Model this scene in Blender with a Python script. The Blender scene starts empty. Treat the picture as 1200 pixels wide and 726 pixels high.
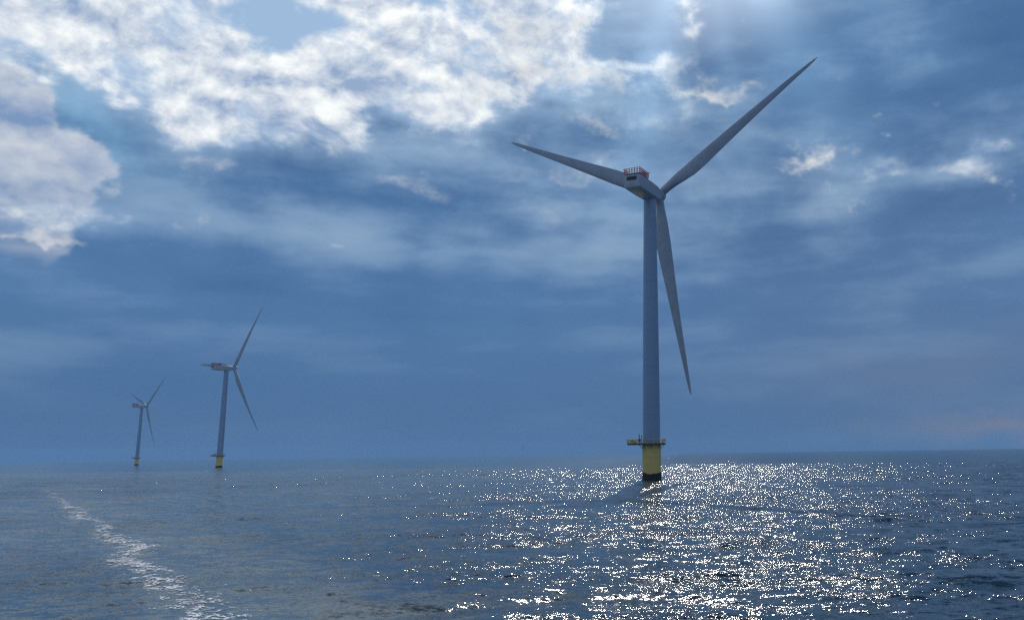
import bpy, bmesh, math, random
import numpy as np
from mathutils import Vector, Matrix

random.seed(7)
SC = bpy.context.scene
COL = SC.collection
R = math.radians
EYE = 8.0                      # height of the camera on the boat, metres above the sea
SUN_AZ, SUN_EL = 1.4, 38.0     # degrees, clockwise from +Y / above the horizon

# ------------------------------------------------------------------ node expressions
class X:
    """a number that is a node socket; arithmetic on it adds Math nodes"""
    def __init__(self, nt, s): self.nt, self.s = nt, s
    def _m(self, op, *a, clamp=False):
        n = self.nt.nodes.new('ShaderNodeMath'); n.operation = op; n.use_clamp = clamp
        for i, v in enumerate((self,) + a):
            if isinstance(v, X): self.nt.links.new(v.s, n.inputs[i])
            else: n.inputs[i].default_value = v
        return X(self.nt, n.outputs[0])
    def __add__(self, o): return self._m('ADD', o)
    __radd__ = __add__
    def __sub__(self, o): return self._m('SUBTRACT', o)
    def __rsub__(self, o): return (self * -1.0) + o
    def __mul__(self, o): return self._m('MULTIPLY', o)
    __rmul__ = __mul__
    def __truediv__(self, o): return self._m('DIVIDE', o)
    def __pow__(self, o): return self._m('POWER', o)
    def mad(self, a, b): return self._m('MULTIPLY_ADD', a, b)
    def clamp(self): return self._m('ADD', 0.0, clamp=True)
    def f(self, op, *a): return self._m(op, *a)
    def smooth(self, lo, hi, a=0.0, b=1.0):
        n = self.nt.nodes.new('ShaderNodeMapRange'); n.interpolation_type = 'SMOOTHSTEP'
        self.nt.links.new(self.s, n.inputs['Value'])
        n.inputs['From Min'].default_value = lo; n.inputs['From Max'].default_value = hi
        n.inputs['To Min'].default_value = a; n.inputs['To Max'].default_value = b
        return X(self.nt, n.outputs['Result'])

def vec(nt, x, y, z):
    n = nt.nodes.new('ShaderNodeCombineXYZ')
    for i, v in enumerate((x, y, z)):
        if isinstance(v, X): nt.links.new(v.s, n.inputs[i])
        else: n.inputs[i].default_value = v
    return n.outputs[0]

def noise(nt, v, scale, detail=5.0, rough=0.55, lac=2.0, dist=0.0, color=False, kind='3D'):
    n = nt.nodes.new('ShaderNodeTexNoise'); n.noise_dimensions = kind
    nt.links.new(v, n.inputs['Vector'])
    n.inputs['Scale'].default_value = scale; n.inputs['Detail'].default_value = detail
    n.inputs['Roughness'].default_value = rough; n.inputs['Lacunarity'].default_value = lac
    n.inputs['Distortion'].default_value = dist
    return n.outputs['Color'] if color else X(nt, n.outputs['Fac'])

def sep(nt, s):
    n = nt.nodes.new('ShaderNodeSeparateXYZ'); nt.links.new(s, n.inputs[0])
    return [X(nt, o) for o in n.outputs]

def mixc(nt, f, a, b):
    n = nt.nodes.new('ShaderNodeMix'); n.data_type = 'RGBA'; n.clamp_factor = True
    if isinstance(f, X): nt.links.new(f.s, n.inputs[0])
    else: n.inputs[0].default_value = f
    for i, c in ((6, a), (7, b)):
        if isinstance(c, tuple): n.inputs[i].default_value = c + (1.0,)
        else: nt.links.new(c, n.inputs[i])
    return n.outputs[2]

def scalec(nt, c, k):
    n = nt.nodes.new('ShaderNodeVectorMath'); n.operation = 'SCALE'
    if isinstance(c, tuple): n.inputs[0].default_value = c
    else: nt.links.new(c, n.inputs[0])
    if isinstance(k, X): nt.links.new(k.s, n.inputs['Scale'])
    else: n.inputs['Scale'].default_value = k
    return n.outputs[0]

def addc(nt, a, b):
    n = nt.nodes.new('ShaderNodeVectorMath'); n.operation = 'ADD'
    for i, c in ((0, a), (1, b)):
        if isinstance(c, tuple): n.inputs[i].default_value = c
        else: nt.links.new(c, n.inputs[i])
    return n.outputs[0]

# ------------------------------------------------------------------ sky
# clouds placed by azimuth and elevation: (azimuth, elevation, spread, spread, tilt, weight)
BRIGHT = [
    (-39.28, 22.98, 4.35, 2.52, 0, 0.8),
    (-33.05, 23.62, 6.49, 3.31, 0, 0.85),
    (-22.26, 25.37, 7.78, 3.59, 0, 1.0),
    (-14.39, 27.07, 5.40, 3.35, 0, 0.9),
    (-30.53, 20.99, 7.32, 1.89, -10, 0.45),
    (-18.84, 23.22, 5.83, 2.04, 0, 0.45),
    (-9.55, 25.85, 2.77, 1.73, 0, 0.6),
    (-4.94, 24.67, 3.61, 1.20, 0, 0.75),
    (0.33, 25.12, 2.83, 1.97, -40, 0.65),
    (-9.60, 28.47, 5.59, 3.36, 0, 0.42),
    (14.29, 18.66, 4.48, 0.86, 0, 0.3),
    (21.21, 18.17, 4.16, 1.24, 0, 0.3),
    (-37.88, 12.87, 3.98, 0.60, 5, 0.5),
    (-5.86, 21.90, 9.52, 1.44, 0, 0.3),
    (-9.45, 19.27, 9.29, 1.17, 0, 0.25),
    (-2.04, 37.31, 21.99, 3.57, 0, 1.0),
    (-27.36, 30.29, 20.22, 2.97, 0, 0.7),
    (-26.36, 23.81, 1.99, 1.03, 0, -0.35),
    (-29.77, 23.34, 2.19, 0.87, 0, -0.35),
    (-22.75, 24.53, 1.75, 1.64, 0, -0.25),
    (-38.28, 22.80, 1.57, 0.80, 0, -0.3),
    (-4.63, 27.63, 3.65, 2.40, 0, -0.1),
    (16.26, 26.77, 9.84, 4.65, 0, -0.4),
    (-10.69, 22.27, 4.66, 1.28, 0, -0.2),
    (-40.28, 21.59, 1.09, 1.01, 0, -0.25),
]
CUMULUS = [
    (-40.58, 17.50, 1.82, 1.69, 0, 1.0),
    (-39.61, 15.21, 2.45, 2.22, 0, 1.0),
    (-37.40, 15.15, 1.81, 1.78, 0, 0.9),
    (-36.15, 16.32, 1.25, 1.03, 0, 0.8),
    (-38.56, 17.95, 1.19, 1.19, 0, 0.7),
    (-39.39, 12.95, 3.24, 1.39, 0, 0.9),
    (-42.52, 15.73, 3.40, 4.24, 0, 1.0),
    (-36.43, 14.13, 0.97, 0.72, 0, 0.5),
    (-40.77, 19.24, 0.73, 0.95, 0, 0.6),
]
DEEP = [
    (-14.15, 19.58, 13.73, 3.10, 0, 0.35),
    (15.97, 22.59, 14.36, 4.66, 0, 0.9),
    (-26.03, 11.32, 15.19, 3.28, 0, 0.3),
    (7.30, 13.15, 19.16, 4.33, 0, 0.55),
    (-20.41, 21.46, 6.16, 1.64, 0, 0.4),
    (-34.79, 18.72, 3.19, 1.47, 0, 0.2),
    (-25.49, 18.47, 4.42, 1.03, 0, 0.4),
    (4.77, 27.78, 4.68, 1.97, 0, 0.3),
]
VEIL = [
    (-8.67, 28.26, 7.33, 3.24, 0, 1.0),
    (-18.79, 22.17, 11.87, 2.31, 0, 0.6),
    (-34.88, 19.66, 6.41, 1.75, 0, 0.5),
    (-31.86, 14.81, 11.09, 2.16, 0, 0.5),
    (-11.71, 14.66, 18.82, 2.84, 0, 0.5),
    (-6.46, 21.05, 12.90, 3.84, 0, 1.0),
    (15.11, 18.03, 12.10, 2.07, 0, 0.7),
    (11.06, 18.36, 4.41, 1.05, 0, 0.4),
    (-30.36, 18.78, 10.48, 2.47, 0, 0.6),
    (-37.28, 6.46, 7.52, 1.74, 0, 0.2),
]
GAP = [
    (-26.03, 26.49, 3.74, 2.03, 0, 1.0),
    (-36.45, 18.63, 2.95, 1.38, -30, 0.4),
    (-17.96, 28.72, 2.78, 0.95, 0, 0.8),
    (-23.32, 25.21, 3.86, 1.50, 0, 0.35),
]
PINK = [
    (14.70, 11.03, 17.40, 10.16, 0, 0.18),
    (20.49, 1.44, 7.30, 0.90, 0, 1.3),
    (17.09, 5.28, 10.26, 2.67, 0, 0.35),
]
GLEAM = [
    (-10.75, 25.08, 2.78, 0.98, 0, 0.8),
    (-12.01, 27.53, 2.08, 1.19, 0, 0.6),
    (-14.28, 23.66, 2.70, 0.74, 0, 0.5),
    (-6.47, 22.44, 4.21, 0.64, 0, 0.4),
    (9.05, 19.79, 2.34, 0.84, 5, 1.05),
    (-18.57, 17.22, 2.84, 0.69, -10, 0.4),
    (-23.17, 13.58, 1.30, 0.55, 0, 0.5),
    (-30.81, 17.56, 2.37, 0.62, -8, 0.34),
    (-9.40, 15.88, 4.07, 1.18, 0, 0.25),
    (0.41, 29.48, 1.45, 1.07, -30, 0.95),
    (-6.76, 28.61, 0.93, 1.19, -30, 0.9),
    (-9.60, 28.63, 1.56, 0.95, 0, 0.5),
    (-4.64, 24.57, 2.98, 1.00, 0, 0.6),
    (0.34, 25.50, 2.15, 1.86, -45, 0.55),
    (4.35, 24.31, 3.55, 0.50, 0, 0.7),
    (-39.51, 12.34, 1.47, 0.47, 0, 0.6),
    (-37.32, 13.14, 2.68, 0.43, 0, 0.6),
    (-37.20, 11.88, 1.60, 0.27, -5, 0.6),
    (15.15, 18.75, 2.62, 0.63, 0, 0.35),
    (21.19, 17.91, 3.68, 0.86, 0, 0.3),
    (-3.41, 21.83, 6.35, 0.58, 0, 0.35),
    (-8.25, 18.75, 6.19, 0.58, 0, 0.35),
    (-5.85, 19.94, 4.18, 0.39, 0, 0.3),
]


def build_sky():
    w = bpy.data.worlds.new('World'); SC.world = w; w.use_nodes = True
    w.cycles.sampling_method = 'NONE'
    nt = w.node_tree; nt.nodes.clear()
    STR = 0.1
    out = nt.nodes.new('ShaderNodeOutputWorld'); bg = nt.nodes.new('ShaderNodeBackground')
    nt.links.new(bg.outputs[0], out.inputs[0]); bg.inputs[1].default_value = STR
    sky = nt.nodes.new('ShaderNodeTexSky'); sky.sky_type = 'NISHITA'; sky.sun_disc = False
    sky.sun_elevation = R(SUN_EL); sky.sun_rotation = R(SUN_AZ); sky.air_density = 1.6; sky.dust_density = 1.0; sky.ozone_density = 2.5
    tc = nt.nodes.new('ShaderNodeTexCoord'); D = tc.outputs['Generated']
    dx, dy, dz = sep(nt, D)
    az = dx.f('ARCTAN2', dy) * 57.29578
    el = dz.f('ARCSINE') * 57.29578
    # cloud noise: billows, warped; flattened towards the horizon
    st = vec(nt, dx, dy, dz * 1.25)
    warp = noise(nt, st, 5.0, 4, 0.55, color=True)
    n = nt.nodes.new('ShaderNodeVectorMath'); n.operation = 'MULTIPLY_ADD'
    nt.links.new(warp, n.inputs[0]); n.inputs[1].default_value = (0.09,) * 3; nt.links.new(st, n.inputs[2])
    pw = n.outputs[0]
    puff = noise(nt, pw, 10.0, 8, 0.63)
    n2 = nt.nodes.new('ShaderNodeVectorMath'); n2.operation = 'ADD'
    nt.links.new(pw, n2.inputs[0]); n2.inputs[1].default_value = (0.004, 0.0, 0.016)
    puff_up = noise(nt, n2.outputs[0], 10.0, 4, 0.55)
    def billow(v, sc, det):
        n = nt.nodes.new('ShaderNodeTexVoronoi'); n.feature = 'F1'; n.normalize = True
        nt.links.new(v, n.inputs['Vector']); n.inputs['Scale'].default_value = sc; n.inputs['Detail'].default_value = det
        n.inputs['Roughness'].default_value = 0.55
        return 1.0 - X(nt, n.outputs['Distance'])
    heapn = billow(pw, 15.0, 2.0)
    heapn_up = billow(n2.outputs[0], 15.0, 1.0)
    mid = noise(nt, st, 15.0, 3, 0.5, dist=0.3)
    fine = noise(nt, st, 26.0, 4, 0.6)
    flat = vec(nt, dx * 1.0, dy * 1.0, dz * 5.0)
    lump = noise(nt, vec(nt, dx, dy, dz * 2.7), 7.0, 5, 0.5, dist=0.15)
    band = noise(nt, flat, 4.2, 5, 0.46, dist=0.15)
    band2 = noise(nt, flat, 11.0, 4, 0.5, dist=0.2)
    wr, wg, wb = sep(nt, warp)
    wx, wy, wz = sep(nt, noise(nt, st, 20.0, 3, 0.6, color=True))
    azw = az + (wr - 0.5) * 9.0 + (wx - 0.5) * 2.5
    elw = el + (wg - 0.5) * 6.0 + (wy - 0.5) * 2.2

    def field(blobs, A, E):
        acc = None
        for a, e, sx, sy, rt, amp in blobs:
            if rt:
                c, s = math.cos(R(rt)), math.sin(R(rt))
                u = A.mad(c / sx, (E * (s / sx)) + (-(a * c + e * s) / sx))
                v = A.mad(-s / sy, (E * (c / sy)) + ((a * s - e * c) / sy))
            else:
                u = A.mad(1 / sx, -a / sx); v = E.mad(1 / sy, -e / sy)
            q = u.mad(u, v * v)
            g = q.f('MULTIPLY', -1.0).f('EXPONENT')
            acc = g * amp if acc is None else g.mad(amp, acc)
        return acc
    bright = field(BRIGHT + [(-46.0, 44.0, 28.0, 16.0, 0, 1.15), (-75.0, 28.0, 20.0, 14.0, 0, .8)], azw, elw)
    cum = field(CUMULUS, az + (wr - 0.5) * 6.0 + (wx - .5) * 1.2, el + (wg - 0.5) * 5.0 + (wy - .5) * 1.2)
    deep = field(DEEP, azw, elw)
    veil = field(VEIL, azw, elw)
    gap = field(GAP, az + (wx - 0.5) * 5.0, el + (wy - 0.5) * 5.0)
    gleam = field(GLEAM, az + (wx - 0.5) * 7.0 + (wr - .5) * 3.0, el + (wy - 0.5) * 4.0 + (wg - .5) * 2.0)
    pink = field(PINK, az, elw)

    # dim overcast: slate blue, a little paler and greyer where the veil is
    low = el.smooth(0.0, 14.0)
    base = mixc(nt, low, SKY_LOW, SKY_MID)
    base = mixc(nt, el.smooth(20.0, 42.0), base, SKY_HIGH)
    streak = (band - 0.5) * 1.2 + (band2 - 0.5) * 0.4 + (lump - 0.5) * el.smooth(5, 16, 0.3, 2.0)
    lightf = (veil * 0.75 + streak * el.smooth(0.5, 9.0, 0.35, 1.0) + (puff - .5) * el.smooth(5, 18, 0.0, 0.9)).clamp()
    base = mixc(nt, lightf, base, VEIL_C)
    darkf = (deep * 0.75 - streak * el.smooth(0.5, 9.0, 0.3, 0.9) - (puff - .5) * el.smooth(5, 18, 0.0, 0.9)).clamp()
    base = mixc(nt, darkf, base, DEEP_C)
    base = mixc(nt, pink * 0.65, base, PINK_C)
    base = mixc(nt, dy.smooth(0.15, -0.5), base, BACK_C)           # brighter, sun-facing cloud on the far side of the sky
    # blue gaps: the clear sky itself
    tint = nt.nodes.new('ShaderNodeVectorMath'); tint.operation = 'MULTIPLY'
    nt.links.new(sky.outputs[0], tint.inputs[0]); tint.inputs[1].default_value = (0.62, 0.93, 1.05)
    clear = tint.outputs[0]
    base = mixc(nt, (gap * (1.2 + (puff - 0.5) * 1.5 + (lump - .5) * 1.5)).clamp(), base, clear)
    # bright broken cloud: a pale haze of thin cloud first, then the lit heaps in it
    live = bright.smooth(0.05, 0.45)
    base = mixc(nt, (bright * 0.8 + live * ((lump - 0.5) * 1.3 + (puff - 0.5) * 0.7)).smooth(-0.02, 0.85), base, THIN_C)
    cov = bright.f('MINIMUM', 1.05) * 0.76 - gap * 0.75 + live * ((puff - 0.5) * 1.4 + (mid - 0.5) * 1.5 + (heapn - 0.62) * 1.0 + (lump - 0.5) * 2.3 + (fine - 0.5) * 0.35)
    wmask = cov.smooth(0.22, 0.86) * 0.96
    relief = (puff - puff_up) * 2.5 + (heapn - heapn_up) * 1.6
    shade = (relief * 1.3 + (fine - 0.5) * 0.8 + (puff - 0.5) * 1.3 - (cov - 0.8) * 0.45 + 0.56).clamp()
    white = mixc(nt, shade, CLOUD_D, CLOUD_B)
    col = mixc(nt, wmask, base, white)
    gl = (gleam * (0.85 + (puff - 0.5) * 3.0 + (fine - 0.5) * 2.0)).smooth(0.10, 1.05)
    col = mixc(nt, gl * 0.9, col, GLEAM_C)
    # heaped cloud to the left, its base fading into the haze
    cc = cum + (puff - 0.5) * 0.7 + (heapn - 0.62) * 1.1 + (fine - 0.5) * 1.1
    cmask = cc.smooth(0.36, 0.76) * (el + (band2 - .5) * 5.0).smooth(8.5, 17.0)
    lit = (relief * 1.1 + 0.58 + (heapn - 0.62) * 0.6 + (lump - .5) * .8 - (cc.f('MINIMUM', 1.4) - 0.5) * 0.24 + (fine - .5) * 0.55 + (band2 - .5) * .3).clamp()
    heap = mixc(nt, lit, HEAP_D, HEAP_B)
    col = mixc(nt, cmask * 0.92, col, heap)
    # sun behind the cloud, with faint shafts fanning out below it
    sd = Vector((math.sin(R(SUN_AZ)) * math.cos(R(SUN_EL)), math.cos(R(SUN_AZ)) * math.cos(R(SUN_EL)), math.sin(R(SUN_EL))))
    sx_ = Vector((math.cos(R(SUN_AZ)), -math.sin(R(SUN_AZ)), 0)); sy_ = sx_.cross(sd) * -1
    def dot(v): return dx.mad(v.x, dy.mad(v.y, dz * v.z))
    ca = dot(sd)
    ang = dot(sx_).f('ARCTAN2', dot(sy_))
    th = ang * 57.29578 + (noise(nt, st, 3.0, 2) - 0.5) * 8.0
    def shaft(c, w, k):
        q = th.mad(1 / w, -c / w)
        return (q * q * -1.0).f('EXPONENT') * k
    ray = (shaft(-13, 7, .9) + shaft(-29, 6, .35) + shaft(30, 10, .8) + shaft(52, 9, .5) + shaft(10, 4, .3)) * ca.smooth(0.89, 0.985)
    col = addc(nt, col, scalec(nt, RAY_C, ray))
    glow = ca.smooth(0.965, 1.0) ** 2.0
    col = addc(nt, col, scalec(nt, GLOW_C, glow))
    nt.links.new(col, bg.inputs[0])

K = 10.0
def lin(r, g, b, k=1.0):
    f = lambda c: (c / 255 / 12.92 if c <= 10 else ((c / 255 + 0.055) / 1.055) ** 2.4)
    return (f(r) * k, f(g) * k, f(b) * k)
SKY_LOW = lin(76, 111, 153, K); SKY_MID = lin(88, 128, 174, K); SKY_HIGH = lin(62, 92, 134, K)
VEIL_C = lin(138, 166, 196, K); DEEP_C = lin(62, 100, 146, K); PINK_C = lin(126, 129, 146, K)
BACK_C = lin(126, 146, 178, K)
CLOUD_D = lin(150, 172, 204, K); CLOUD_B = lin(240, 242, 240, K * 1.18)
HEAP_D = lin(128, 155, 194, K); HEAP_B = lin(212, 217, 224, K)
GLEAM_C = lin(224, 226, 226, K); THIN_C = lin(160, 189, 222, K)
RAY_C = (0.85, 1.4, 1.8); GLOW_C = (5.5, 6.0, 6.3)
build_sky()

sun = bpy.data.lights.new('sun', 'SUN'); sun.energy = 2.7; sun.angle = R(0.5); sun.color = (1.0, 0.90, 0.80)
so = bpy.data.objects.new('sun', sun); so.rotation_euler = (-R(90 - SUN_EL), 0, -R(SUN_AZ)); COL.objects.link(so)

# ------------------------------------------------------------------ camera
cd = bpy.data.cameras.new('camera'); cam = bpy.data.objects.new('camera', cd); COL.objects.link(cam)
cd.sensor_width = 36.0; cd.lens = 36.0 * 980 / 1200; cd.shift_x = (600 - 798.34) / 1200
cd.clip_start = 0.5; cd.clip_end = 40000
cam.matrix_world = Matrix.Translation((0, 0, EYE)) @ Matrix.Rotation(R(90 + 9.670), 4, 'X') @ Matrix.Rotation(R(-0.7857), 4, 'Z')
SC.camera = cam

# ------------------------------------------------------------------ materials
def principled(name):
    m = bpy.data.materials.new(name); m.use_nodes = True
    nt = m.node_tree; b = nt.nodes['Principled BSDF']
    return m, nt, b

def paint(name, c1, c2, rough=0.45, scale=0.6, streak=0.0, metallic=0.0):
    """weathered paint: two close tones in soft patches and run-down streaks"""
    m, nt, b = principled(name)
    tc = nt.nodes.new('ShaderNodeTexCoord'); o = tc.outputs['Object']
    x, y, z = sep(nt, o)
    a = noise(nt, o, scale, 5, 0.6)
    v = a.smooth(0.35, 0.7)
    if streak:
        s = noise(nt, vec(nt, x, y, z * 0.06), 2.2, 6, 0.65)
        v = (v * 0.5 + s.smooth(0.48, 0.75) * streak).clamp()
    nt.links.new(mixc(nt, v, c1, c2), b.inputs['Base Color'])
    nt.links.new((noise(nt, o, 3.0, 4) * 0.2 + (rough - 0.1)).s, b.inputs['Roughness'])
    b.inputs['Metallic'].default_value = metallic
    return m

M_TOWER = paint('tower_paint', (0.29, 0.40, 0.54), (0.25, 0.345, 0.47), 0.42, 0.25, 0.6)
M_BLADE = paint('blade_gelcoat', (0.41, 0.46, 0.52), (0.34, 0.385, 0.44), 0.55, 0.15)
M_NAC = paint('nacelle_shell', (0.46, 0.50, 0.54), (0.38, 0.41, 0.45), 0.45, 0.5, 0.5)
M_HATCH = paint('underside_panel', (0.62, 0.55, 0.42), (0.5, 0.44, 0.34), 0.5, 0.8)
M_YEL = paint('yellow_marine_paint', (0.86, 0.63, 0.16), (0.70, 0.51, 0.17), 0.5, 0.5, 0.8)
M_ALG = paint('marine_growth', (0.012, 0.015, 0.012), (0.03, 0.03, 0.022), 0.8, 1.5)
M_GALV = paint('rail_paint', (0.72, 0.54, 0.15), (0.40, 0.31, 0.11), 0.6, 1.0, metallic=0.3)
M_DECK = paint('deck_grating', (0.05, 0.055, 0.055), (0.09, 0.09, 0.085), 0.7, 2.0)
M_RED = paint('red_rail_paint', (0.68, 0.10, 0.04), (0.52, 0.08, 0.04), 0.5, 1.0)
M_ORANGE = paint('orange_cover', (0.62, 0.13, 0.03), (0.42, 0.09, 0.03), 0.55, 1.4)
M_DARK = paint('dark_louvre', (0.02, 0.025, 0.035), (0.035, 0.04, 0.05), 0.4, 2.0)
M_STEEL = paint('dark_steel', (0.05, 0.05, 0.055), (0.08, 0.08, 0.085), 0.5, 2.0)
M_BIRD = paint('feathers', (0.03, 0.03, 0.035), (0.06, 0.06, 0.065), 0.7, 6.0)

# ------------------------------------------------------------------ mesh helpers
def obj(name, bm, m, parent=None, smooth=True, angle=40):
    me = bpy.data.meshes.new(name); bm.normal_update(); bm.to_mesh(me); bm.free()
    me.materials.append(m)
    if smooth:
        me.polygons.foreach_set('use_smooth', [True] * len(me.polygons))
        me.set_sharp_from_angle(angle=R(angle))
    o = bpy.data.objects.new(name, me); COL.objects.link(o)
    if parent: o.parent = parent
    return o

def lathe(bm, prof, n=48, c=(0, 0), cap=True):
    rings = []
    for r, z in prof:
        rings.append([bm.verts.new((c[0] + r * math.cos(2 * math.pi * i / n), c[1] + r * math.sin(2 * math.pi * i / n), z)) for i in range(n)])
    for a, b in zip(rings, rings[1:]):
        for i in range(n):
            bm.faces.new((a[i], a[(i + 1) % n], b[(i + 1) % n], b[i]))
    if cap:
        bm.faces.new(rings[0][::-1]); bm.faces.new(rings[-1])

def loft(bm, rings, cap=True):
    rv = [[bm.verts.new(p) for p in ring] for ring in rings]
    n = len(rv[0])
    for a, b in zip(rv, rv[1:]):
        for i in range(n):
            bm.faces.new((a[i], a[(i + 1) % n], b[(i + 1) % n], b[i]))
    if cap:
        bm.faces.new(rv[0][::-1]); bm.faces.new(rv[-1])

def tube(bm, p, q, r, n=8):
    p, q = Vector(p), Vector(q); d = (q - p).normalized()
    a = d.orthogonal().normalized(); b = d.cross(a)
    loft(bm, [[c + (a * math.cos(t) + b * math.sin(t)) * r for t in [2 * math.pi * i / n for i in range(n)]] for c in (p, q)])

def box(bm, lo, hi, bevel=0.0, M=None):
    vs = bmesh.ops.create_cube(bm, size=1.0)['verts']
    for v in vs:
        v.co = Vector([(lo[k] + hi[k]) / 2 + v.co[k] * (hi[k] - lo[k]) for k in range(3)])
    if bevel:
        es = list({e for v in vs for e in v.link_edges})
        g = bmesh.ops.bevel(bm, geom=es, offset=bevel, segments=2, affect='EDGES', profile=0.6)
        vs = list({v for f in g['faces'] for v in f.verts} | {v for v in vs if v.is_valid})
    if M is not None:
        for v in vs: v.co = M @ v.co
    return vs

# ------------------------------------------------------------------ wind turbine
TOP = 89.0                      # tower top above the sea
TILT, CONE, ARM, RISE, SPAN = R(6), R(2.6), 7.15, 2.6, 67.0
AX = Vector((0, math.cos(TILT), math.sin(TILT)))
UP = Vector((0, -math.sin(TILT), math.cos(TILT)))
SIDE = Vector((1, 0, 0))
HUB = Vector((0, 0, TOP + RISE)) + AX * ARM
TPZ = 10.6                      # deck height

CH = [(0, 2.7), (.04, 2.7), (.08, 3.2), (.13, 4.2), (.19, 5.0), (.26, 4.95), (.35, 4.35), (.45, 3.7), (.57, 3.0), (.7, 2.3), (.85, 1.55), (.94, 1.05), (.98, .65), (1, .12)]
TH = [(0, 1.0), (.04, 1.0), (.08, .8), (.13, .52), (.19, .38), (.26, .31), (.35, .27), (.45, .24), (.6, .21), (.8, .18), (1, .16)]
TW = [(0, 16), (.1, 14), (.2, 10), (.35, 6), (.5, 3.2), (.7, 1), (1, -1)]
def interp(t, tab):
    for (a, va), (b, vb) in zip(tab, tab[1:]):
        if t <= b: return va + (vb - va) * (t - a) / (b - a)
    return tab[-1][1]

def blade_mesh():
    """span along +Z, leading edge along +X, upwind along -Y"""
    bm = bmesh.new(); rings = []; n = 28
    fr = sorted(set([i / 60 for i in range(61)] + [.965, .975, .985, .992, .997]))
    for t in fr:
        r = 1.3 + t * (SPAN - 1.3)
        c = interp(t, CH); th = interp(t, TH); tw = -R(interp(t, TW))
        ax = 0.5 + (0.33 - 0.5) * min(1, max(0, (t - .03) / .15))   # pitch axis along the chord
        circ = max(0.0, min(1.0, 1 - (t - .03) / .15))
        off = -2.3 * max(0, t - .25) ** 2 / .5625                     # bent forward towards the tip
        sweep = -0.15 * max(0, t - .8) ** 2 / .04
        ring = []
        for i in range(n):
            a = 2 * math.pi * i / n
            xc = 0.5 + 0.5 * math.cos(a)                             # 1 trailing .. 0 leading
            yt = 5 * th * (.2969 * math.sqrt(max(xc, 0)) - .126 * xc - .3516 * xc ** 2 + .2843 * xc ** 3 - .1015 * xc ** 4)
            ya = (yt if a < math.pi else -yt) + 0.03 * (1 - (2 * xc - 1) ** 2)
            yc = 0.5 * math.sin(a)
            y = ya * (1 - circ) + yc * circ
            px = (ax - xc) * c; py = y * c
            ring.append((px * math.cos(tw) - py * math.sin(tw) + sweep, px * math.sin(tw) + py * math.cos(tw) + off, r))
        rings.append(ring)
    loft(bm, rings)
    return bm

def nacelle_mesh():
    """box shell: square tail, tapered nose; local frame of the turbine"""
    bm = bmesh.new(); rings = []
    # y, half width, bottom z, top z, corner radius (z from tower top)
    for y, hw, zb, zt, cr in [(-13.1, 2.3, .55, 4.1, .35), (-12.95, 2.6, .25, 4.3, .45), (-12.4, 2.75, .05, 4.45, .5), (-5, 2.75, .0, 4.5, .5), (-1.5, 2.7, -.0, 4.5, .6), (1.5, 2.55, .0, 4.55, .8), (4.3, 2.2, .5, 4.65, 1.1), (5.3, 1.95, .85, 4.7, 1.3), (5.5, 1.8, 1.0, 4.6, 1.3)]:
        ring = []
        for (sx, sz) in ((1, -1), (1, 1), (-1, 1), (-1, -1)):
            cx = sx * (hw - cr); cz = (zt - cr) if sz > 0 else (zb + cr)
            base = {(1, -1): -90, (1, 1): 0, (-1, 1): 90, (-1, -1): 180}[(sx, sz)]
            for k in range(5):
                a = R(base + 22.5 * k)
                ring.append((cx + cr * math.cos(a), y, TOP + cz + cr * math.sin(a)))
        rings.append(ring[::-1])
    loft(bm, rings)
    return bm

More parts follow.
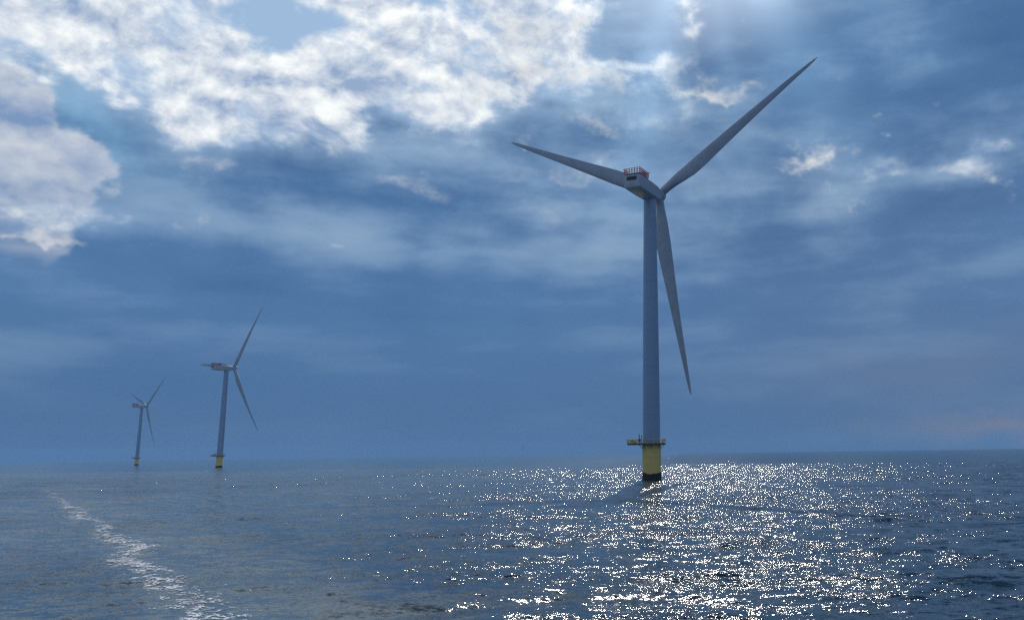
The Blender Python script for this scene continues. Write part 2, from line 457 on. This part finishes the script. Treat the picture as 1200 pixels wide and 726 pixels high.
def make_turbine():
    root = bpy.data.objects.new('wind_turbine', None); COL.objects.link(root)
    # foundation standing in the sea
    bm = bmesh.new()
    lathe(bm, [(2.86, -6), (2.86, 2.2), (2.86, 9.2), (2.95, 9.25), (2.95, 9.5), (2.86, 9.55), (2.86, TPZ - .3), (3.1, TPZ - .25), (3.1, TPZ - .02)])
    f = obj('foundation', bm, M_YEL, root)
    bm = bmesh.new(); n = 96; rings = []
    rnd = random.Random(3)
    top = [1.95 + .22 * math.sin(i * .21 + 1) + rnd.uniform(-.18, .18) for i in range(n)]
    for k, rr in ((0, 2.93), (1, 2.95), (2, 2.88)):
        rings.append([((rr) * math.cos(2 * math.pi * i / n), rr * math.sin(2 * math.pi * i / n), (-5.5, top[i] - .1, top[i])[k]) for i in range(n)])
    loft(bm, rings, cap=False); obj('splash_band', bm, M_ALG, f)
    # working platform: round deck with a lay-down wing to one side
    bm = bmesh.new(); z0, z1 = TPZ - .1, TPZ + .28
    out = []
    for i in range(64):
        a = 2 * math.pi * i / 64
        out.append((4.35 * math.cos(a), 4.35 * math.sin(a)))
    lathe(bm, [(4.35, z0), (4.35, z1)], 64)
    wing = [(-7.4, -2.6), (-4.3, -2.9), (-3.4, -2.5), (-3.4, 2.5), (-4.3, 2.9), (-7.4, 2.6)]
    loft(bm, [[(x, y, z) for x, y in wing] for z in (z0 + .004, z1 + .004)])
    for a in range(0, 360, 45):
        c, s = math.cos(R(a)), math.sin(R(a))
        tube(bm, (2.8 * c, 2.8 * s, z0 - 1.0), (3.9 * c, 3.9 * s, z0 + .05), .09)
    pl = obj('platform', bm, M_DECK, root)
    bm = bmesh.new()
    path = [(-4.3, -2.9), (-7.35, -2.55), (-7.35, 2.55), (-4.3, 2.9)]
    arc = [(4.28 * math.cos(R(a)), 4.28 * math.sin(R(a))) for a in range(138, -139, -12)]
    loop = path + arc
    pts = []
    for (p, q) in zip(loop, loop[1:] + loop[:1]):
        p, q = Vector(p), Vector(q); k = max(1, round((q - p).length / .7))
        for j in range(k): pts.append(p.lerp(q, j / k))
    for p, q in zip(pts, pts[1:] + pts[:1]):
        tube(bm, (p.x, p.y, z1), (p.x, p.y, z1 + 1.2), .05, 6)
        box(bm, (-.02, -.03, 0), (.02, .03, .3), M=Matrix.Translation((p.x, p.y, z1)))
        for h in (.12, .3, .7, 1.18): tube(bm, (p.x, p.y, z1 + h), (q.x, q.y, z1 + h), .04, 6)
        if random.Random(int(p.x * 100 + p.y * 7)).random() < .55:     # lamp or life-saving fixture on the post head
            box(bm, (p.x - .13, p.y - .13, z1 + 1.0), (p.x + .13, p.y + .13, z1 + 1.42), .03)
    obj('railing', bm, M_GALV, pl)
    bm = bmesh.new()                                                    # davit crane
    tube(bm, (-3.7, -1.6, z1), (-3.7, -1.6, z1 + 2.75), .12); tube(bm, (-3.7, -1.6, z1 + 2.6), (-3.95, -2.5, z1 + 2.7), .09)
    box(bm, (-4.05, -1.95, z1 + .6), (-3.35, -1.25, z1 + 1.5), .05)
    obj('davit_crane', bm, M_STEEL, pl)
    bm = bmesh.new()
    tube(bm, (-3.0, -2.3, z1), (-3.0, -2.3, z1 + 2.3), .07); box(bm, (-3.13, -2.43, z1 + 2.1), (-2.87, -2.17, z1 + 2.5), .04)
    obj('lamp_post', bm, M_STEEL, pl)
    for k, (x, y, s, h) in enumerate([(-6.2, .4, 1.1, 1.25), (-5.2, 1.2, .8, .9), (3.5, -1.3, .6, 1.1)]):
        bm = bmesh.new(); box(bm, (x - s / 2, y - s / 2, z1 + .01), (x + s / 2, y + s / 2, z1 + h), .05)
        box(bm, (x - s / 2 - .04, y - s / 2 - .04, z1 + h), (x + s / 2 + .04, y + s / 2 + .04, z1 + h + .07), .02)
        obj('equipment_cabinet', bm, M_GALV, pl)
    # tower
    bm = bmesh.new(); prof = []
    zs = [TPZ + .2, TPZ + .5]
    def rad(z): return 2.68 - (2.68 - 1.98) * ((z - TPZ) / (TOP - TPZ)) ** 1.35
    prof += [(rad(TPZ) + .16, TPZ + .25), (rad(TPZ) + .16, TPZ + .5), (rad(TPZ), TPZ + .52)]
    for zf in (TPZ + 24, TPZ + 51):
        z = prof[-1][1]
        for k in range(1, 7): prof.append((rad(z + (zf - z) * k / 6), z + (zf - z) * k / 6))
        prof += [(rad(zf) + .035, zf + .02), (rad(zf) + .035, zf + .22), (rad(zf), zf + .24)]
    z = prof[-1][1]
    for k in range(1, 8): prof.append((rad(z + (TOP - .35 - z) * k / 7), z + (TOP - .35 - z) * k / 7))
    prof += [(2.1, TOP - .3), (2.1, TOP + .06)]
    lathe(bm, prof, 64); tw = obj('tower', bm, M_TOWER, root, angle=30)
    bm = bmesh.new()                                                    # entrance door, on the lay-down side
    rb = rad(TPZ + 1.6)
    loft(bm, [[(-rb * math.cos(w) * k, rb * math.sin(w) * k, TPZ + .55 + hh) for w, hh in ((-.19, .1), (-.19, 2.0), (-.13, 2.2), (.13, 2.2), (.19, 2.0), (.19, .1))] for k in (.97, 1.025)])
    obj('door', bm, M_GALV, tw)
    # nacelle
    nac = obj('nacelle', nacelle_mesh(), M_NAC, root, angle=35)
    bm = bmesh.new(); box(bm, (-1.8, -13.2, TOP + 2.5), (1.6, -12.9, TOP + 3.7), .05); obj('rear_louvre', bm, M_DARK, nac)
    bm = bmesh.new(); box(bm, (-1.6, -11.6, TOP - .06), (1.6, -4.4, TOP + .2), .04); obj('underside_hatch', bm, M_HATCH, nac)
    bm = bmesh.new(); zt = TOP + 4.45                                   # hoist deck with its red railing
    box(bm, (-2.75, -13.2, zt + .02), (2.75, -6.7, zt + .3), .04); deck = obj('hoist_deck', bm, M_NAC, nac)
    bm = bmesh.new(); zd = zt + .3
    loop = [(-2.65, -6.8), (-2.65, -13.1), (2.65, -13.1), (2.65, -6.8)]
    pts = []
    for p, q in zip(loop, loop[1:] + loop[:1]):
        p, q = Vector(p), Vector(q); k = max(1, round((q - p).length / .88))
        for j in range(k): pts.append(p.lerp(q, j / k))
    for p, q in zip(pts, pts[1:] + pts[:1]):
        tube(bm, (p.x, p.y, zd - .2), (p.x * 1.03, p.y + (p.y + 9.9) * .03, zd + 1.65), .14, 6)
        for h in (.5, 1.05, 1.6): tube(bm, (p.x * (1 + .015 * h), p.y + (p.y + 9.9) * .015 * h, zd + h), (q.x * (1 + .015 * h), q.y + (q.y + 9.9) * .015 * h, zd + h), .065, 6)
    obj('hoist_railing', bm, M_RED, nac)
    bm = bmesh.new(); box(bm, (.9, -9.2, zd), (2.4, -7.8, zd + 1.35), .08); box(bm, (1.2, -7.7, zd), (2.0, -7.1, zd + .9), .06); obj('hoist_winch', bm, M_ORANGE, nac)
    bm = bmesh.new()
    tube(bm, (2.0, -6.4, zt), (2.0, -6.4, zt + 2.0), .09); tube(bm, (1.5, -6.4, zt + 1.9), (2.9, -6.4, zt + 1.95), .06)
    box(bm, (1.4, -6.5, zt + 1.9), (1.6, -6.3, zt + 2.2), .02); box(bm, (2.8, -6.5, zt + 1.92), (3.0, -6.3, zt + 2.2), .02)
    obj('weather_mast', bm, M_STEEL, nac)
    # hub with spinner
    bm = bmesh.new()
    lathe(bm, [(1.55, -2.3), (2.0, -1.7), (2.15, -.6), (2.15, .8), (1.95, 1.7), (1.5, 2.5), (.85, 3.05), (.25, 3.25)], 40)
    hub = obj('hub', bm, M_NAC, root)
    M = Matrix((SIDE, UP.cross(SIDE) * 1, UP)).transposed()
    # lathe axis z -> rotor axis
    M = Matrix((SIDE, -UP, AX)).transposed().to_4x4(); M.translation = HUB
    hub.matrix_local = M
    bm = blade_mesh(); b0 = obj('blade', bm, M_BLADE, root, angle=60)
    blades = [b0]
    for _ in range(2):
        c = b0.copy(); COL.objects.link(c); c.parent = root; blades.append(c)
    return root, blades

def set_rotor(blades, az):
    for k, b in enumerate(blades):
        a = R(az + 120 * k)
        d = UP * math.cos(a) + SIDE * math.sin(a)
        lead = UP * math.sin(a) - SIDE * math.cos(a)
        span = (d * math.cos(CONE) + AX * math.sin(CONE)).normalized()
        y = span.cross(lead).normalized(); x = y.cross(span).normalized()
        M = Matrix((x, y, span)).transposed().to_4x4(); M.translation = HUB
        b.matrix_local = M

def copy_tree(o, parent=None):
    c = o.copy(); COL.objects.link(c)
    if parent: c.parent = parent; c.matrix_parent_inverse = o.matrix_parent_inverse.copy()
    return c, [copy_tree(ch, c) for ch in list(o.children)]

spots = [((-9.7, 261.1), 22.6, 55.1, 'largest wind turbine, nearest one, red-railed nacelle above a clear yellow foundation with railed platform'),
         ((-425.6, 778.7), 30.9, 36.1, 'middle-sized wind turbine in the left distance, one blade pointing level to the left'),
         ((-852.3, 1323.5), 32.5, 49.3, 'smallest and farthest wind turbine, hazy, at the far left near the horizon')]
root0, blades0 = make_turbine()
for i, ((x, y), yaw, raz, label) in enumerate(spots):
    if i == 0: root, blades = root0, blades0
    else:
        root, kids = copy_tree(root0)
        blades = [k for k, _ in kids if k.name.startswith('blade')]
    root.location = (x, y, 0); root.rotation_euler = (0, 0, -R(yaw))
    root.scale = (1, 1, 1)
    set_rotor(blades, raz)
    for ch in root.children:
        if ch.name.startswith('platform'):
            ch.rotation_euler = (0, 0, R(yaw))
    root['label'] = label; root['category'] = 'wind turbine'; root['group'] = 'offshore wind turbines'

# ------------------------------------------------------------------ sea
WAKE = [(-190.4, 255.1), (-128.6, 176.6), (-92.0, 130.8), (-66.4, 98.9), (-49.9, 77.4), (-37.8, 61.8), (-29.5, 51.2), (-24.0, 44.2), (-18.5, 36.5), (-14, 29.5)]
rng = np.random.default_rng(11)
WAVES = []
for lam, cnt, slope in [(38, 4, .010), (22, 6, .012), (12, 10, .026), (7, 14, .040), (4, 18, .045), (2.4, 22, .055), (1.4, 26, .06), (.9, 24, .05)]:
    for _ in range(cnt):
        l = lam * np.exp(rng.normal(0, .18)); th = R(-78) + rng.normal(0, .55)
        k = 2 * np.pi / l
        WAVES.append((l, k * np.cos(th), k * np.sin(th), slope * np.sqrt(2 / cnt) / k, rng.uniform(0, 6.283)))

def sea_height(x, y, spacing):
    z = np.zeros_like(x)
    gust = 0.85 + .3 * np.sin(x * .031 + 1.3 * np.sin(y * .017)) * np.sin(y * .023 + .7)
    for l, kx, ky, a, ph in WAVES:
        fade = np.clip((l / spacing - 2.5) / 2.5, 0, 1)
        if fade.max() <= 0: continue
        p = kx * x + ky * y + ph
        z += a * fade * (np.sin(p) + .18 * np.cos(2 * p) * 1.0) * (gust if l < 6 else 1.0)
    return z

def build_sea():
    az_f = np.radians(np.arange(-56, 42.01, .13)); az_b = np.radians(np.arange(48, 300, 6.0))
    az = np.concatenate([az_f, az_b]); nA = len(az)
    r = [4.0]
    while r[-1] < 1600: r.append(r[-1] * (1.0055 if r[-1] > 28 else 1.05))
    while r[-1] < 12500: r.append(r[-1] * 1.06)
    r = np.array(r); nR = len(r)
    A, RR = np.meshgrid(az, r)
    x = RR * np.sin(A); y = RR * np.cos(A)
    sp = np.maximum(RR * np.radians(.13), RR * .0055 * .8)
    sp = np.where(RR > 1550, 100.0, sp); sp = np.where(RR < 28, 1.5, sp)
    edge = np.ones_like(A); fr = np.clip(np.minimum(A - np.radians(-56), np.radians(42) - A) / np.radians(5), 0, 1); edge = fr
    z = sea_height(x.ravel(), y.ravel(), sp.ravel()).reshape(x.shape) * edge
    co = np.stack([x, y, z], -1).reshape(-1, 3)
    co = np.concatenate([co, [[0, 0, 0]]]); c = len(co) - 1
    i, j = np.meshgrid(np.arange(nR - 1), np.arange(nA), indexing='ij')
    j2 = (j + 1) % nA
    quads = np.stack([i * nA + j, i * nA + j2, (i + 1) * nA + j2, (i + 1) * nA + j], -1).reshape(-1, 4)[:, ::-1]
    jj = np.arange(nA); tris = np.stack([np.full(nA, c), (jj + 1) % nA, jj], -1)
    me = bpy.data.meshes.new('sea')
    nq, ntri = len(quads), len(tris)
    me.vertices.add(len(co)); me.vertices.foreach_set('co', co.ravel().astype(np.float32))
    me.loops.add(nq * 4 + ntri * 3); me.loops.foreach_set('vertex_index', np.concatenate([quads.ravel(), tris.ravel()]).astype(np.int32))
    me.polygons.add(nq + ntri)
    me.polygons.foreach_set('loop_start', np.concatenate([np.arange(nq) * 4, nq * 4 + np.arange(ntri) * 3]).astype(np.int32))
    me.polygons.foreach_set('use_smooth', np.ones(nq + ntri, bool))
    P = np.array(WAKE); d2 = np.full(len(co), 1e9)
    for p, q in zip(P, P[1:]):
        v = q - p; L2 = v @ v; t = np.clip(((co[:, :2] - p) @ v) / L2, 0, 1)
        dd = co[:, :2] - p - t[:, None] * v; side = dd[:, 0] * v[1] - dd[:, 1] * v[0]
        wid = np.where(side > 0, 3.0, 11.0)
        d2 = np.minimum(d2, (dd ** 2).sum(1) / wid ** 2)
    churn = np.exp(-d2).astype(np.float32)
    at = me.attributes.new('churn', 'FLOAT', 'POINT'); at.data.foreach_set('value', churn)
    me.update(calc_edges=True)
    o = bpy.data.objects.new('sea', me); COL.objects.link(o); o['kind'] = 'structure'
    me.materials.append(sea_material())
    return o

def sea_material():
    m, nt, b = principled('sea_water')
    geo = nt.nodes.new('ShaderNodeNewGeometry'); P = geo.outputs['Position']
    x, y, z = sep(nt, P)
    d = (x * x + y * y).f('SQRT')
    flat = vec(nt, x, y, 0.0)
    crest = vec(nt, x * .6, y * 1.25, 0.0)                  # crests lie across the wind
    gust = noise(nt, vec(nt, x * .6, y, 0.0), .011, 4, .55).smooth(.36, .66, .45, 1.15)
    cat = noise(nt, vec(nt, x * .7, y * 1.3, 3.0), .085, 4, .6).smooth(.36, .64, .5, 1.25)
    sx = sy = None
    for sc, amp, det in ((9.0, .9, 2), (3.2, 1.0, 2), (.9, .9, 2), (.22, .6, 2)):
        cx, cy, cz = sep(nt, noise(nt, crest, sc, det, .6, color=True))
        tx = (cx - .5) * (amp * .8); ty = (cy - .5) * amp
        sx = tx if sx is None else sx + tx; sy = ty if sy is None else sy + ty
    calm = y.smooth(360, 640, 1.0, .16)
    amp = gust * cat * SLOPE * calm
    sx = sx * amp; sy = sy * amp + d.smooth(80, 700, 0.0, -FACE) * x.smooth(-500, 60, .45, 1.0)
    n = nt.nodes.new('ShaderNodeVectorMath'); n.operation = 'ADD'
    nt.links.new(geo.outputs['Normal'], n.inputs[0]); nt.links.new(vec(nt, sx, sy, 0.0), n.inputs[1])
    nn = nt.nodes.new('ShaderNodeVectorMath'); nn.operation = 'NORMALIZE'; nt.links.new(n.outputs[0], nn.inputs[0])
    nt.links.new(nn.outputs[0], b.inputs['Normal'])
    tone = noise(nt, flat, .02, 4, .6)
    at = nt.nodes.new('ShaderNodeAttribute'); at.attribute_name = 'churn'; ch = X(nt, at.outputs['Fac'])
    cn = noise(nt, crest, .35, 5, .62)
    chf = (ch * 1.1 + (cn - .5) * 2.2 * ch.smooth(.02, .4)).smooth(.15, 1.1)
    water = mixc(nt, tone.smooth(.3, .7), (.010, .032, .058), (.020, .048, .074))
    sky_sheen = (x * -1.0 + (tone - .5) * 60.0).smooth(-8.0, 85.0)        # paler towards the left: bright sky's reflection painted into the water colour
    water = mixc(nt, sky_sheen, water, (.10, .15, .178))
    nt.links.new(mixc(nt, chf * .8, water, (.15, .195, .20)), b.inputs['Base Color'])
    b.inputs['IOR'].default_value = 1.333
    nt.links.new(d.smooth(40, 600, .085, .11).s, b.inputs['Roughness'])
    return m
SLOPE, FACE = 2.35, 0.10
sea = build_sea()

# ------------------------------------------------------------------ wake foam
def build_wake():
    # smooth centre line, then a ribbon of small cells lying on the waves; only cells inside ragged foam patches are kept
    P = np.array(WAKE); s = np.concatenate([[0], np.cumsum(np.hypot(*np.diff(P, axis=0).T))])
    def vnoise(u, v, seed):
        g = np.random.default_rng(seed).random((256, 256))
        iu, iv = np.floor(u).astype(int), np.floor(v).astype(int); fu, fv = u - iu, v - iv
        fu = fu * fu * (3 - 2 * fu); fv = fv * fv * (3 - 2 * fv)
        a = g[iu % 256, iv % 256]; b_ = g[(iu + 1) % 256, iv % 256]; c = g[iu % 256, (iv + 1) % 256]; d = g[(iu + 1) % 256, (iv + 1) % 256]
        return (a * (1 - fu) + b_ * fu) * (1 - fv) + (c * (1 - fu) + d * fu) * fv
    ds = .11
    t = np.arange(0, s[-1], ds)
    cx = np.interp(t, s, P[:, 0]); cy = np.interp(t, s, P[:, 1])
    ker = np.ones(121) / 121
    cx = np.convolve(np.pad(cx, 60, 'edge'), ker, 'valid'); cy = np.convolve(np.pad(cy, 60, 'edge'), ker, 'valid')
    tx, ty = np.gradient(cx), np.gradient(cy); l = np.hypot(tx, ty); tx /= l; ty /= l
    dist = np.hypot(cx, cy)
    w = np.arange(-5.0, 5.001, .11)
    S, W = np.meshgrid(np.arange(len(t)), w, indexing='ij')
    x = cx[S] - ty[S] * W; y = cy[S] + tx[S] * W
    wig = (vnoise(t[S] * .09, np.zeros_like(W) + 3, 5) - .5) * 2.2
    lng = vnoise(t[S] * .055, np.zeros_like(W) + 9, 8) * .6 + vnoise(t[S] * .19, W * .1 + 9, 9) * .4
    prof = (.80 + .5 * (lng - .4)) * np.exp(-((W - wig) / (1.15 + .8 * vnoise(t[S] * .06, np.zeros_like(W), 6) + .9 * np.clip((70 - dist[S]) / 40, 0, 1))) ** 2)
    n1 = vnoise(x * .6 + 500, y * .9 + 500, 1) * .35 + vnoise(x * 1.7 + 500, y * 2.3 + 500, 2) * .35 + vnoise(x * 4.2 + 500, y * 5.0 + 500, 3) * .3
    lace = 1 - np.abs(2 * (vnoise(x * 1.1 + 700, y * 1.5 + 700, 11) * .6 + vnoise(x * 2.9 + 700, y * 3.5 + 700, 12) * .4) - 1) * 2.2
    keep = (prof * .80 + (n1 - .5) * 1.1 + (lace - .5) * .55 - .30 * np.clip((dist[S] - 85) / 130, 0, 1)) > .60
    sp = np.maximum(np.hypot(x, y) * np.radians(.13), np.hypot(x, y) * .0055 * .8); sp = np.where(np.hypot(x, y) < 28, 1.5, sp)
    z = sea_height(x.ravel(), y.ravel(), sp.ravel()).reshape(x.shape) + .035
    nS, nW = x.shape
    i, j = np.meshgrid(np.arange(nS - 1), np.arange(nW - 1), indexing='ij')
    k = keep[:-1, :-1]
    q = np.stack([i * nW + j, (i + 1) * nW + j, (i + 1) * nW + j + 1, i * nW + j + 1], -1)[k]
    used, inv = np.unique(q.ravel(), return_inverse=True)
    co = np.stack([x, y, z], -1).reshape(-1, 3)[used]; q = inv.reshape(-1, 4)
    me = bpy.data.meshes.new('wake_foam')
    me.vertices.add(len(co)); me.vertices.foreach_set('co', co.ravel().astype(np.float32))
    me.loops.add(len(q) * 4); me.loops.foreach_set('vertex_index', q.ravel().astype(np.int32))
    me.polygons.add(len(q)); me.polygons.foreach_set('loop_start', (np.arange(len(q)) * 4).astype(np.int32))
    me.polygons.foreach_set('use_smooth', np.ones(len(q), bool))
    me.update(calc_edges=True); me.validate()
    m, nt, b = principled('foam')
    geo = nt.nodes.new('ShaderNodeNewGeometry'); fx, fy, fz = sep(nt, geo.outputs['Position'])
    v = vec(nt, fx, fy, 0.0)
    f1 = noise(nt, v, 6.0, 5, .65); f2 = noise(nt, v, 1.3, 4, .6)
    vo = nt.nodes.new('ShaderNodeTexVoronoi'); vo.feature = 'DISTANCE_TO_EDGE'; vo.inputs['Scale'].default_value = 3.2
    wv = nt.nodes.new('ShaderNodeVectorMath'); wv.operation = 'MULTIPLY_ADD'
    nt.links.new(noise(nt, v, 2.2, 3, color=True), wv.inputs[0]); wv.inputs[1].default_value = (.7, .7, 0); nt.links.new(v, wv.inputs[2])
    nt.links.new(wv.outputs[0], vo.inputs['Vector'])
    web = X(nt, vo.outputs['Distance']).smooth(.02, .22, .35, -.1)
    nt.links.new((f1 * .6 + f2 * .5 + web).smooth(.48, .80, 0.0, 1.0).s, b.inputs['Alpha'])
    nt.links.new(mixc(nt, f2, (.62, .68, .72), (.82, .86, .88)), b.inputs['Base Color'])
    b.inputs['Roughness'].default_value = .7
    me.materials.append(m)
    o = bpy.data.objects.new('wake_foam', me); COL.objects.link(o)
    o['kind'] = 'stuff'; o['label'] = 'broken white foam of the boat wake trailing over the sea at left'; o['category'] = 'foam'
build_wake()

# ------------------------------------------------------------------ seabird over the horizon
def build_bird():
    bm = bmesh.new()
    prof = [(-.24, .01), (-.17, .035), (-.06, .06), (.05, .062), (.12, .045), (.17, .04), (.21, .035), (.235, .014), (.28, .004)]
    loft(bm, [[(rr * math.cos(2 * math.pi * i / 12), yy, rr * math.sin(2 * math.pi * i / 12) * .9 + (.02 if yy > .12 else 0)) for i in range(12)] for yy, rr in prof])
    for s in (-1, 1):
        rings = []
        for t, c, (wx, wz) in [(0, .15, (.03, .02)), (.35, .15, (.12, .16)), (.6, .12, (.16, .28)), (.85, .07, (.19, .38)), (1, .015, (.2, .43))]:
            rings.append([(s * wx + .008 * math.cos(a) * s, -.02 - .05 * t + c * .5 * math.cos(a), wz + .006 * math.sin(a)) for a in [2 * math.pi * i / 8 for i in range(8)]])
        loft(bm, rings)
    o = obj('seabird', bm, M_BIRD)
    o.location = (-28.3, 149.7, EYE + 1.0); o.rotation_euler = (0, 0, R(20))
    o['label'] = 'tiny dark seabird with raised wings flying just above the horizon'; o['category'] = 'bird'
build_bird()

# ------------------------------------------------------------------ sea haze
def build_haze():
    bm = bmesh.new(); box(bm, (-13000, -13000, -9.0), (13000, 13000, 172.0))
    m = bpy.data.materials.new('sea_haze'); m.use_nodes = True; nt = m.node_tree; nt.nodes.clear()
    o_ = nt.nodes.new('ShaderNodeOutputMaterial'); v = nt.nodes.new('ShaderNodeVolumePrincipled')
    v.inputs['Color'].default_value = HAZE_C + (1,); v.inputs['Density'].default_value = HAZE_D
    v.inputs['Anisotropy'].default_value = 0.0
    nt.links.new(v.outputs[0], o_.inputs['Volume'])
    o = obj('haze', bm, m, smooth=False); o['kind'] = 'stuff'; o['label'] = 'thin blue sea haze over the whole water'; o['category'] = 'haze'
HAZE_C, HAZE_D = (.30, .60, 1.0), 0.9e-4
build_haze()

# ------------------------------------------------------------------ render settings
SC.render.engine = 'CYCLES'
SC.view_settings.view_transform = 'Standard'; SC.view_settings.look = 'None'
SC.view_settings.exposure = 0.0; SC.view_settings.gamma = 1.0; SC.view_settings.use_curve_mapping = False
SC.cycles.use_denoising = False
SC.cycles.use_adaptive_sampling = True; SC.cycles.adaptive_threshold = 0.006; SC.cycles.adaptive_min_samples = 12
SC.cycles.max_bounces = 6; SC.cycles.volume_bounces = 0
SC.cycles.sample_clamp_indirect = 4.0
